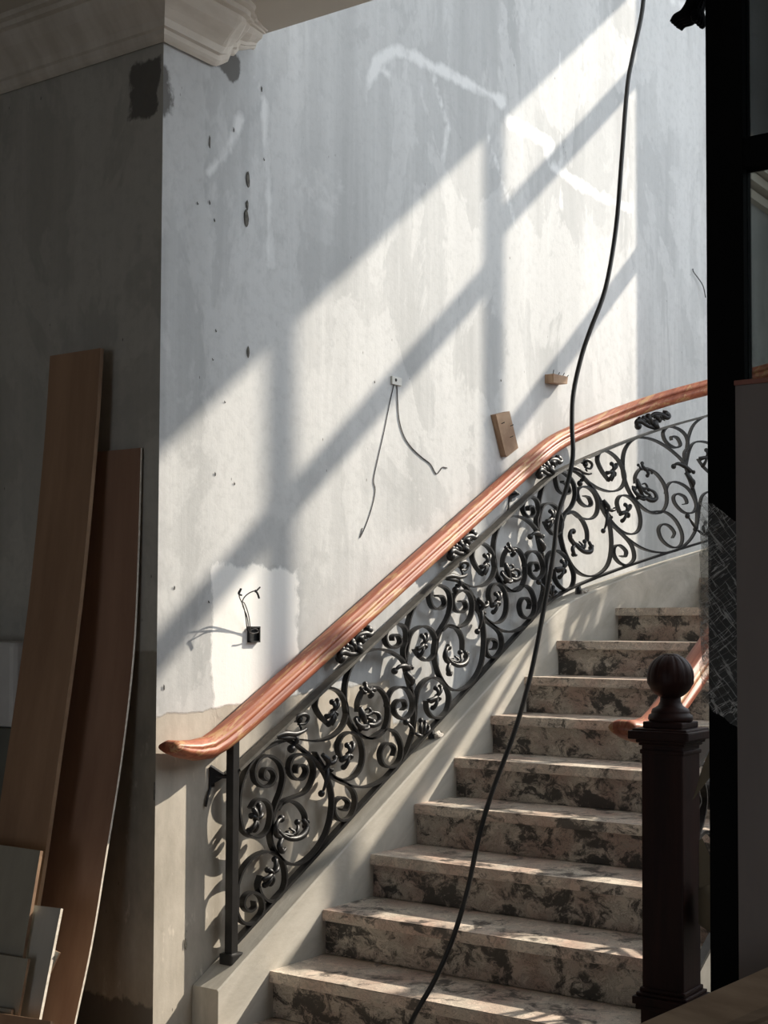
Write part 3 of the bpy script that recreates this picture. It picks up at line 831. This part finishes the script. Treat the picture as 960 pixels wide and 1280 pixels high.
for name, pts in CURVES.items():  # unseen scroll copies, added to dapple the sun on the treads
    uv = T(pts)
    for t in (-1, 0):
        if t == -1 and name in ('RING_A', 'Q_BIG', 'Q_SM', 'RING_D', 'LOW_F', 'RING_G', 'STEM'): continue
        pp = [p for p in crom([Vector((a + PER * t, b, 0)) for a, b in uv], 3) if 3.76 < p.x < 5.2]
        if len(pp) < 3: continue
        W = [Vector((wx(p.x), YR - .09, znS(p.x) + p.y)) for p in pp]
        part('scroll', sweep(bmesh.new(), W, [(-.0105, -.0036), (.0105, -.0036), (.0105, .0036), (-.0105, .0036)], Vector((0, 1, 0))), m_black, rb)

# ------------------------------------------------------------------ newel post
nx, ny = .228, -1.747
nw = thing('newel_post', 'dark mahogany square newel post topped with a fluted ball', 'newel post', (nx, ny, 0))
def sq(h, lo, hi, bev=.003): return boxbm((nx - h, ny - h, lo), (nx + h, ny + h, hi), bev)
Zc = EYE.z - (905 - 778) / F * 3.9
part('shaft', sq(.0605, .56, Zc - .036, .004), m_newel, nw)
bm = sq(.064, 0, .535); part('plinth', bm, m_newel, nw)
bm = bmesh.new()
for h, a, b in ((.075, .515, .53), (.082, .53, .552), (.074, .552, .562), (.066, .562, .575)): box(bm, (nx - h, ny - h, a), (nx + h, ny + h, b), .004)
part('base_moulding', bm, m_newel, nw)
bm = bmesh.new()
for h, a, b in ((.0645, -.075, -.062), (.067, -.052, -.044), (.073, -.044, -.034), (.089, -.034, -.010), (.080, -.014, -.004), (.058, -.004, .014)):
    box(bm, (nx - h, ny - h, Zc + a), (nx + h, ny + h, Zc + b), .004)
part('cap', bm, m_newel, nw)
bm = bmesh.new()
lathe(bm, (nx, ny), [(.058, Zc + .012), (.062, Zc + .020), (.060, Zc + .031), (.053, Zc + .035), (.053, Zc + .040), (.050, Zc + .048), (.042, Zc + .052), (.034, Zc + .058), (.029, Zc + .068), (.028, Zc + .088)])
part('finial_neck', bm, m_newel, nw, True)
bm = bmesh.new(); R = .0650; cz = Zc + .138; rings = []
S = 84
for j in range(1, 22):
    ph = math.pi * j / 22
    ring = []
    for k in range(S):
        a = 2 * math.pi * k / S
        fl = 1.0 - (.055 * max(0, abs(math.cos(7 * a)) ** .5 * -1 + .75) if ph < 1.75 else 0) * math.sin(ph)
        if 1.75 < ph < 1.95: fl = 1.025
        r = R * fl
        ring.append(bm.verts.new((nx + r * math.sin(ph) * math.cos(a), ny + r * math.sin(ph) * math.sin(a), cz + r * math.cos(ph) * .98)))
    rings.append(ring)
for r, s in zip(rings, rings[1:]):
    for k in range(S): bm.faces.new((r[k], r[(k + 1) % S], s[(k + 1) % S], s[k]))
bm.faces.new(rings[0]); bm.faces.new(rings[-1][::-1])
lathe(bm, (nx, ny), [(.024, cz + .052), (.026, cz + .058), (.020, cz + .062), (.008, cz + .063)], 20)
part('fluted_ball', bm, m_newel, nw, True)

# ------------------------------------------------------------------ glazed screen at the right
cl, cr = on_x(884.5, 600, 0).y, on_x(931, 600, 0).y
gs = thing('glazed_screen', 'black framed glazed screen with smoky panes at the right edge', 'glazed screen', (.03, (cl + cr) / 2, 0))
part('post', boxbm((0, cr, 0), (.06, cl, CEIL - .001), .002), m_frame, gs)
zt0, zt1 = on_x(945, 206, 0).z, on_x(945, 168, 0).z
part('transom', boxbm((.002, -3.2, zt0), (.058, cr, zt1), .002), m_frame, gs)
part('bottom_rail', boxbm((.002, -3.2, 0), (.058, cr, .25), .002), m_frame, gs)
part('pane', boxbm((.026, -3.2, zt1), (.034, cr, CEIL - .002)), m_glass2, gs)
part('pane', boxbm((.026, -3.2, .25), (.034, cr, zt0)), m_glass, gs)
part('post', boxbm((0, -3.249, 0), (.06, -3.2, CEIL - .001), .002), m_frame, gs)
# carved bracket under the head of the screen
bm = bmesh.new(); z0 = on_x(875, 25, .03).z; yb = cl
for k in range(7):
    x = .004 + k * .0085
    pts = [Vector((x, yb + .0, z0 + .45)), Vector((x, yb + .02, z0 + .25)), Vector((x, yb + .028, z0 + .12)), Vector((x, yb + .035, z0 + .05 + .004 * (k % 2))), Vector((x, yb + .058, z0 + .018)), Vector((x, yb + .082, z0 + .012 + .006 * (k % 2))), Vector((x, yb + .094, z0 + .0))]
    tube(bm, crom(pts, 4), [.026 - .018 * i / 24 for i in range(25)], 6)
    ball(bm, Vector((x, yb + .03, z0 + .004 + .01 * (k % 2))), .012, (1, 1, 1.6), 6)
part('carved_bracket', bm, m_frame, gs, True)

# film wrapped round the screen post
zf = [on_x(905, y, -.02).z for y in (640, 900)]
bm = bmesh.new()
c = Vector((.03, (cl + cr) / 2, 0)); hx, hy = .048, (cl - cr) / 2 + .016
random.seed(5); rings = []
nz, na = 26, 32
for j in range(nz + 1):
    z = zf[1] + (zf[0] - zf[1]) * j / nz
    ring = []
    for k in range(na):
        a = 2 * math.pi * k / na
        ca, sa = math.cos(a), math.sin(a)
        m = max(abs(ca), abs(sa)) ** .8
        rr = 1 + random.uniform(-.0, .10)
        ring.append(bm.verts.new((c.x + hx * ca / m * rr, c.y + hy * sa / m * rr, z + .05 * sa + random.uniform(-.006, .006))))
    rings.append(ring)
for r, s in zip(rings, rings[1:]):
    for k in range(na): bm.faces.new((r[k], r[(k + 1) % na], s[(k + 1) % na], s[k]))
# loose flap standing off to the left of the post
fl = [[(882, 660), (905, 640)], [(876, 700), (890, 680)], [(873, 730), (888, 720)], [(874, 780), (887, 790)], [(878, 830), (886, 850)]]
fv = [[bm.verts.new(on_x(a[0] if i else a[0], a[1], -.03 + .03 * i)) for i, a in enumerate(row)] for row in fl]
for r, s in zip(fv, fv[1:]): bm.faces.new((r[0], r[1], s[1], s[0]))
o = obj('stretch_film', bm, m_film, None, True)
tag(o, 'crinkled clear stretch film wrapped round the black screen post', 'plastic film')

# tall brown panel leaning in front of the screen
pl, pr_ = on_x(925, 900, -.2), on_x(925, 900, -.2).y - .85
zp = on_x(926, 483, -.2).z
bp = thing('brown_panel', 'tall plain brown panel standing in front of the smoky glass', 'panel', (-.2, pl.y - .4, 0))
part('board', boxbm((-.22, pl.y - .85, 0), (-.18, pl.y, zp), .003), m_panel, bp)
o = part('top_strip', boxbm((-.222, pl.y - .852, zp), (-.178, pl.y + .002, zp + .012), .002), m_panedge, bp)
o['label'] = 'reddish top edging strip'

# cardboard scraps between newel and screen post
def card(name, label, quad, d0, mat, ribs=0, th=.006, cat='cardboard'):
    a, b, c_, d = [at_d(p[0], p[1], d0) for p in quad]
    n = (b - a).cross(d - a).normalized() * th
    bm = bmesh.new()
    if ribs:
        for i in range(ribs):
            t0, t1 = i / ribs, (i + .62) / ribs
            prism(bm, [a.lerp(b, t0), a.lerp(b, t1), d.lerp(c_, t1), d.lerp(c_, t0)], n)
        prism(bm, [a, b, c_, d], n * -.5)
    else: prism(bm, [a, b, c_, d], n)
    o = obj(name, bm, mat); tag(o, label, cat); return o
x0, x1 = at_d(864, 1000, 4.0), at_d(897, 1000, 4.0)
bm = boxbm((.40, x1.y - .03, 0), (.415, -1.80, at_d(880, 925, 4.2).z)); o = obj('hardboard_sheet', bm, m_greyc)
tag(o, 'dim grey green board standing between the newel and the screen post', 'board')
cd = thing('cardboard_wrap', 'torn corrugated cardboard crumpled beside the lower newel', 'cardboard', tuple(at_d(888, 1000, 3.8)))
def ribsheet(pa, d0, n, th=.004):
    a, b, c_, d = [at_d(p[0], p[1], d0) for p in pa]
    bm = bmesh.new(); nn = (b - a).cross(d - a).normalized() * th
    for i in range(n):
        t0, t1 = i / n, (i + .6) / n
        prism(bm, [a.lerp(b, t0), a.lerp(b, t1), d.lerp(c_, t1), d.lerp(c_, t0)], nn)
    prism(bm, [a, b, c_, d], -nn * .4)
    return bm
part('upper_flap', ribsheet([(866, 1000), (878, 960), (892, 925), (890, 968)], 3.80, 9), m_card, cd)
part('lower_flap', ribsheet([(874, 1050), (878, 1048), (908, 1120), (874, 1112)], 3.78, 7), m_card, cd)
bm = bmesh.new()
rows = [[(873, 1110), (892, 1104), (903, 1116)], [(873, 1135), (893, 1130), (914, 1130)], [(873, 1155), (894, 1158), (912, 1146)], [(880, 1160), (893, 1170), (900, 1164)]]
vv = [[bm.verts.new(at_d(p[0], p[1], 3.78 - (.04 if i == 1 else 0))) for i, p in enumerate(r)] for r in rows]
bk = [[bm.verts.new(v.co + ray(890, 1130) * .05) for v in r] for r in vv]
for G_ in (vv, bk):
    for r, s in zip(G_, G_[1:]):
        for i in range(2): bm.faces.new((r[i], r[i + 1], s[i + 1], s[i]))
loop = [vv[0][0], vv[0][1], vv[0][2], vv[1][2], vv[2][2], vv[3][2], vv[3][1], vv[3][0], vv[2][0], vv[1][0]]
lb = [bk[0][0], bk[0][1], bk[0][2], bk[1][2], bk[2][2], bk[3][2], bk[3][1], bk[3][0], bk[2][0], bk[1][0]]
for i in range(10): bm.faces.new((loop[i], loop[(i + 1) % 10], lb[(i + 1) % 10], lb[i]))
part('folded_paper', bm, m_card, cd, True)

# timber handrail length in the right foreground
a, b = at_d(800, 1333, 2.9), at_d(1010, 1243, 2.75)
dv = (b - a).normalized()
a = a - dv * (a.z / dv.z) if dv.z > .05 else a
b = b + dv * max(-.3, min(.5, (-.30 - b.x) / dv.x if abs(dv.x) > .01 else .1))
bm = bmesh.new()
tp = [(-.06, -.05), (.06, -.05), (.06, -.034), (.050, -.030), (.050, -.016), (.060, -.012), (.060, .002), (.048, .006), (.048, .016), (.055, .020), (.050, .032), (.034, .034), (.030, .027), (.016, .027), (.012, .036), (-.012, .036), (-.016, .029), (-.034, .029), (-.040, .036), (-.06, .030)]
sweep(bm, [a, b], tp, Vector((-.57, .82, 0)) * -1)
o = obj('timber_rail', bm, m_timber)
tag(o, 'grooved grey brown timber rail sloping across the bottom right corner', 'timber')

# ------------------------------------------------------------------ boards leaning on the dark hall wall
def bent_board(name, label, right, lx, th, mat, group=None, edge=m_skyedge, xt=-.012):
    """right edge traced top to bottom; the board leans and bows in one upright plane"""
    top = on_x(right[0][0], right[0][1], xt); Y = top.y
    pr = [on_y(p[0], p[1], Y) for p in right]
    Yl = on_x(lx, right[0][1] + 3, xt).y
    last = pr[-1]; prev = pr[-2]
    if last.z > .01:
        t = last.z / max(.05, prev.z - last.z); pr.append(Vector((last.x + (last.x - prev.x) * t, Y, .001)))
    pc = crom(pr, 4)
    bm = bmesh.new(); rings = []
    for p in pc:
        x = min(p.x, xt); z = max(.001, p.z)
        rings.append([bm.verts.new((x - th, Y, z)), bm.verts.new((x - th, Yl, z)), bm.verts.new((x, Yl, z)), bm.verts.new((x, Y, z))])
    for r, s in zip(rings, rings[1:]):
        for k in range(4): bm.faces.new((r[k], r[(k + 1) % 4], s[(k + 1) % 4], s[k]))
    bm.faces.new(rings[0][::-1]); bm.faces.new(rings[-1])
    bmesh.ops.recalc_face_normals(bm, faces=bm.faces[:])
    o = obj(name, bm, mat)
    o.data.materials.append(edge)
    for p in o.data.polygons:
        if abs(p.normal.y) > .8 or p.normal.z > .8: p.material_index = 1
    tag(o, label, 'board', group); return o
bent_board('plywood_board', 'narrower bowed reddish plywood board leaning nearest the wall corner', [(178, 560), (174, 700), (168, 820), (153, 950), (134, 1070), (116, 1180), (95, 1280)], 100, .008, m_ply2)
bent_board('plywood_board', 'tallest plain brown plywood board leaning on the dark wall', [(130, 436), (122, 560), (103, 760), (76, 960), (56, 1100), (38, 1200)], 67, .016, m_ply, xt=-.075, edge=m_plydark)
def lean_board(name, label, tr, br, tl, xb, th, mat, cat='board', k=.30, edge=None):
    """flat board in the plane x = xb + k z, cut from its top right, bottom right and top left pixels"""
    def onp(px, py):
        d = ray(px, py); t = (xb + k * EYE.z - EYE.x) / (d.x - k * d.z)
        return EYE + d * t
    A, B, L = onp(*tr), onp(*br), onp(*tl)
    dn = (B - A)
    B = A + dn * ((A.z - .001) / (A.z - B.z)); D = L + dn * ((L.z - .001) / (A - (A + dn)).z)
    nrm = Vector((-1, 0, k)).normalized()
    bm = prism(bmesh.new(), [A, B, D, L], nrm * th)
    o = obj(name, bm, mat); o.data.materials.append(edge or m_plydark)
    for p in o.data.polygons:
        if abs(p.normal.dot(nrm)) < .5: p.material_index = 1
    tag(o, label, cat); return o
lean_board('thin_board', 'narrow sliver of board peeping out behind the pale grey board', (76, 1191), (60, 1225), (66, 1186), -.615, .006, m_plyw)
lean_board('pale_board', 'pale grey narrow board with a bright edge in front of the bowed plywood', (79, 1136), (52, 1275), (46, 1132), -.630, .010, m_plyw, edge=m_skyedge)
lean_board('short_board', 'greyish offcut board leaning on the tall plywood, its top edge halfway down', (54, 1064), (32, 1197), (-30, 1052), -.655, .012, m_plyg)
lean_board('square_offcut', 'squarish grey offcut low at the left edge', (38, 1199), (26, 1268), (-30, 1188), -.680, .010, m_plyg)
lean_board('small_offcut', 'small strip of board just above the bottom left corner', (17, 1262), (16, 1272), (-40, 1254), -.700, .008, m_plyg)
lean_board('low_plywood', 'brown plywood piece lowest in the bottom left corner', (67, 1277), (58, 1330), (-40, 1260), -.722, .012, m_ply)
# white sheet on a crate at the far left
q0, q1 = on_x(17, 802, -.14), on_x(17, 911, -.14)
bm = boxbm((-.14, q0.y, q1.z + .001), (-.012, q0.y + .6, q0.z), .02)
o = obj('white_box', bm, m_white); tag(o, 'pale grey white box at the left edge behind the tall plywood', 'box')
bm = boxbm((-.145, q0.y - .0, .0), (-.01, q0.y + .6, q1.z), .004)
o = obj('crate', bm, m_greyc); tag(o, 'dark greenish crate under the pale box at the left edge', 'crate')

# ------------------------------------------------------------------ things on the stair wall
def wpt(px, py, y=0): return on_y(px, py, y)
# flat wooden block nailed to the wall
wb = thing('wood_block', 'upright flat wooden block nailed to the wall just above the handrail', 'wood block', tuple(wpt(632, 545)))
q = [wpt(620, 518, -.03), wpt(637, 514, -.03), wpt(648, 560, -.03), wpt(634, 571, -.03), wpt(632, 569, -.03)]
part('block', prism(bmesh.new(), q, (0, .0295, 0)), m_block, wb)
for p in ((627, 530), (638, 533), (638, 547)):
    bm = bmesh.new()
    c0 = wpt(p[0], p[1], -.03); tube(bm, [c0 + Vector((0, .005, 0)), c0 + Vector((-.003, -.016, .006))], .0018, 6); ball(bm, c0 + Vector((-.003, -.016, .006)), .0035, (1, .5, 1), 6)
    part('nail', bm, m_cable, wb)
wb = thing('pine_block', 'small pine block with loose nails high on the wall beside the cable', 'wood block', tuple(wpt(698, 472)))
q = [wpt(688, 466, -.05), wpt(710, 470, -.05), wpt(709, 480, -.05), wpt(692, 478, -.05)]
part('block', prism(bmesh.new(), [wpt(692, 467, -.05), wpt(710, 471, -.05), wpt(709, 480, -.05), wpt(692, 478, -.05)], (0, .0495, 0)), m_block, wb)
for i, p in enumerate(((691, 466), (697, 467), (702, 469), (706, 470))):
    c0 = wpt(p[0], p[1] + 4, -.035)
    part('nail', tube(bmesh.new(), [c0, c0 + Vector((-.012 + .01 * i, -.012, .028 - .006 * (i % 2)))], .0022, 5), m_cable, wb)
# ceiling-rose style wire outlet with its two drooping wires
wo = thing('wire_outlet', 'small ivory connector on the wall with two long dangling wires', 'wire outlet', tuple(wpt(494, 476)))
part('connector', boxbm(tuple(wpt(488, 480, 0) + Vector((0, -.010, 0))), tuple(wpt(500, 473, 0) + Vector((0, -.0005, 0))), .002), m_wplast, wo)
bm = bmesh.new(); ball(bm, wpt(495, 475, -.010), .007, (1, .6, 1), 8); part('screw', bm, m_cable, wo)
def wallwire(parent, pts, r, y=-.006, y1=None, mat=m_wire, name='wire'):
    n = len(pts); y1 = y if y1 is None else y1
    W = [wpt(p[0], p[1], y + (y1 - y) * i / (n - 1)) for i, p in enumerate(pts)]
    W = crom(W, 4)
    return part(name, tube(bmesh.new(), W, r, 5), mat, parent)
wallwire(wo, [(493, 478), (487, 505), (480, 540), (472, 575), (467, 600), (469, 612), (466, 630), (458, 655), (450, 672), (453, 660)], .0019, -.0025)
wallwire(wo, [(496, 478), (497, 500), (499, 525), (505, 545), (515, 560), (528, 572), (538, 580), (545, 592), (550, 588), (553, 584), (559, 585)], .0023, -.0028)
# open socket box with stripped wires
sb = thing('socket_box', 'black open socket box with bare wires in the white plaster patch', 'socket box', tuple(wpt(316, 793)))
a_, b_ = wpt(309, 803), wpt(322, 783)
bm = bmesh.new()
box(bm, (a_.x, -.004, a_.z), (b_.x, -.0006, b_.z)); t = .005
for lo, hi in (((a_.x, a_.z), (a_.x + t, b_.z)), ((b_.x - t, a_.z), (b_.x, b_.z)), ((a_.x, a_.z), (b_.x, a_.z + t)), ((a_.x, b_.z - t), (b_.x, b_.z))):
    box(bm, (lo[0], -.014, lo[1]), (hi[0], -.002, hi[1]))
part('box', bm, m_box, sb)
wallwire(sb, [(309, 788), (307, 770), (304, 757), (299, 745), (302, 736)], .0022, -.01, -.10)
wallwire(sb, [(311, 789), (309, 772), (303, 755), (306, 746), (314, 740), (322, 738)], .0022, -.01, -.11)
wallwire(sb, [(313, 788), (311, 770), (306, 755), (302, 752)], .0020, -.01, -.085)
wallwire(sb, [(311, 789), (319, 786), (323, 790), (316, 792), (312, 790)], .0020, -.01, -.03)
wallwire(sb, [(302, 744), (298, 742), (301, 736)], .0034, -.10, -.10, m_box, 'wire_end')
wallwire(sb, [(319, 738), (322, 742), (324, 748)], .0038, -.11, -.11, m_box, 'wire_end')
wallwire(sb, [(319, 740), (325, 734)], .0030, -.11, -.11, m_box, 'wire_end')
# short wire near the screen post
sw = thing('short_wire', 'short bent wire poking from the bare wall beside the black screen post', 'wire', tuple(wpt(866, 337)))
wallwire(sw, [(866, 336), (867, 340), (873, 348), (879, 358), (882, 372)], .0035, -.006, -.03)
# gouges in the plaster
def gouge(px, py, h, wd, label, grp='gouges in the plaster above the socket'):
    bm = bmesh.new(); c0 = wpt(px, py); n = 9
    pts = []
    for k in range(n):
        a = 2 * math.pi * k / n
        pts.append(Vector((c0.x + wd * math.cos(a) * random.uniform(.6, 1.1), -.0008, c0.z + h * math.sin(a) * random.uniform(.8, 1.1))))
    prism(bm, pts, (0, -.002, 0))
    fl = [Vector((p.x - .004, -.0025, p.z + .003)) for p in pts[2:7]]
    prism(bm, fl, (0, -.002, 0))
    return bm
wall_o = bpy.data.objects['wall_stair']
for px, py, h, wd in ((310, 226, .032, .010), (309, 257, .018, .006), (308, 273, .034, .011), (310, 441, .022, .005), (292, 163, .012, .003), (262, 178, .022, .002), (327, 112, .016, .003),
                      (270, 414, .006, .004), (266, 450, .004, .006), (281, 503, .004, .004), (269, 593, .010, .002), (293, 605, .007, .003), (261, 753, .006, .004), (247, 255, .006, .004), (262, 254, .010, .003),
                      (268, 276, .008, .003), (330, 200, .006, .003), (218, 735, .010, .002), (205, 860, .014, .002), (626, 476, .007, .004), (468, 478, .006, .003), (193, 990, .03, .003), (232, 1180, .02, .004)):
    f = 1 if h > .017 else .6
    part('chip', gouge(px, py, h * f, wd * f, ''), m_chip, wall_o)
# ------------------------------------------------------------------ hanging cable
cp = [(812, -120, 5.0), (806, -40, 5.0), (803, 12, 5.0), (791, 70, 4.97), (784, 110, 4.95), (777, 200, 4.9), (770, 285, 4.87), (757, 360, 4.83), (738, 412, 4.8), (727, 445, 4.78), (717, 490, 4.75), (715, 530, 4.72),
      (716, 570, 4.7), (708, 610, 4.68), (697, 645, 4.65), (692, 690, 4.62), (680, 760, 4.58), (663, 845, 4.52), (643, 915, 4.47), (617, 985, 4.42), (600, 1040, 4.38), (585, 1110, 4.34), (567, 1170, 4.30), (545, 1222, 4.27), (522, 1262, 4.25), (508, 1290, 4.22), (490, 1320, 4.18)]
W = [at_d(*p) for p in cp]
top = W[0].copy()
W = [Vector((W[0].x + .35, W[0].y - .02, TOP - .002)), Vector((W[0].x + .2, W[0].y, 5.6))] + W
bm = bmesh.new(); tube(bm, crom(W, 5), .0082, 8)
o = obj('hanging_cable', bm, m_cable, None, True)
tag(o, 'long black cable hanging in front of the wall and down over the steps', 'cable')
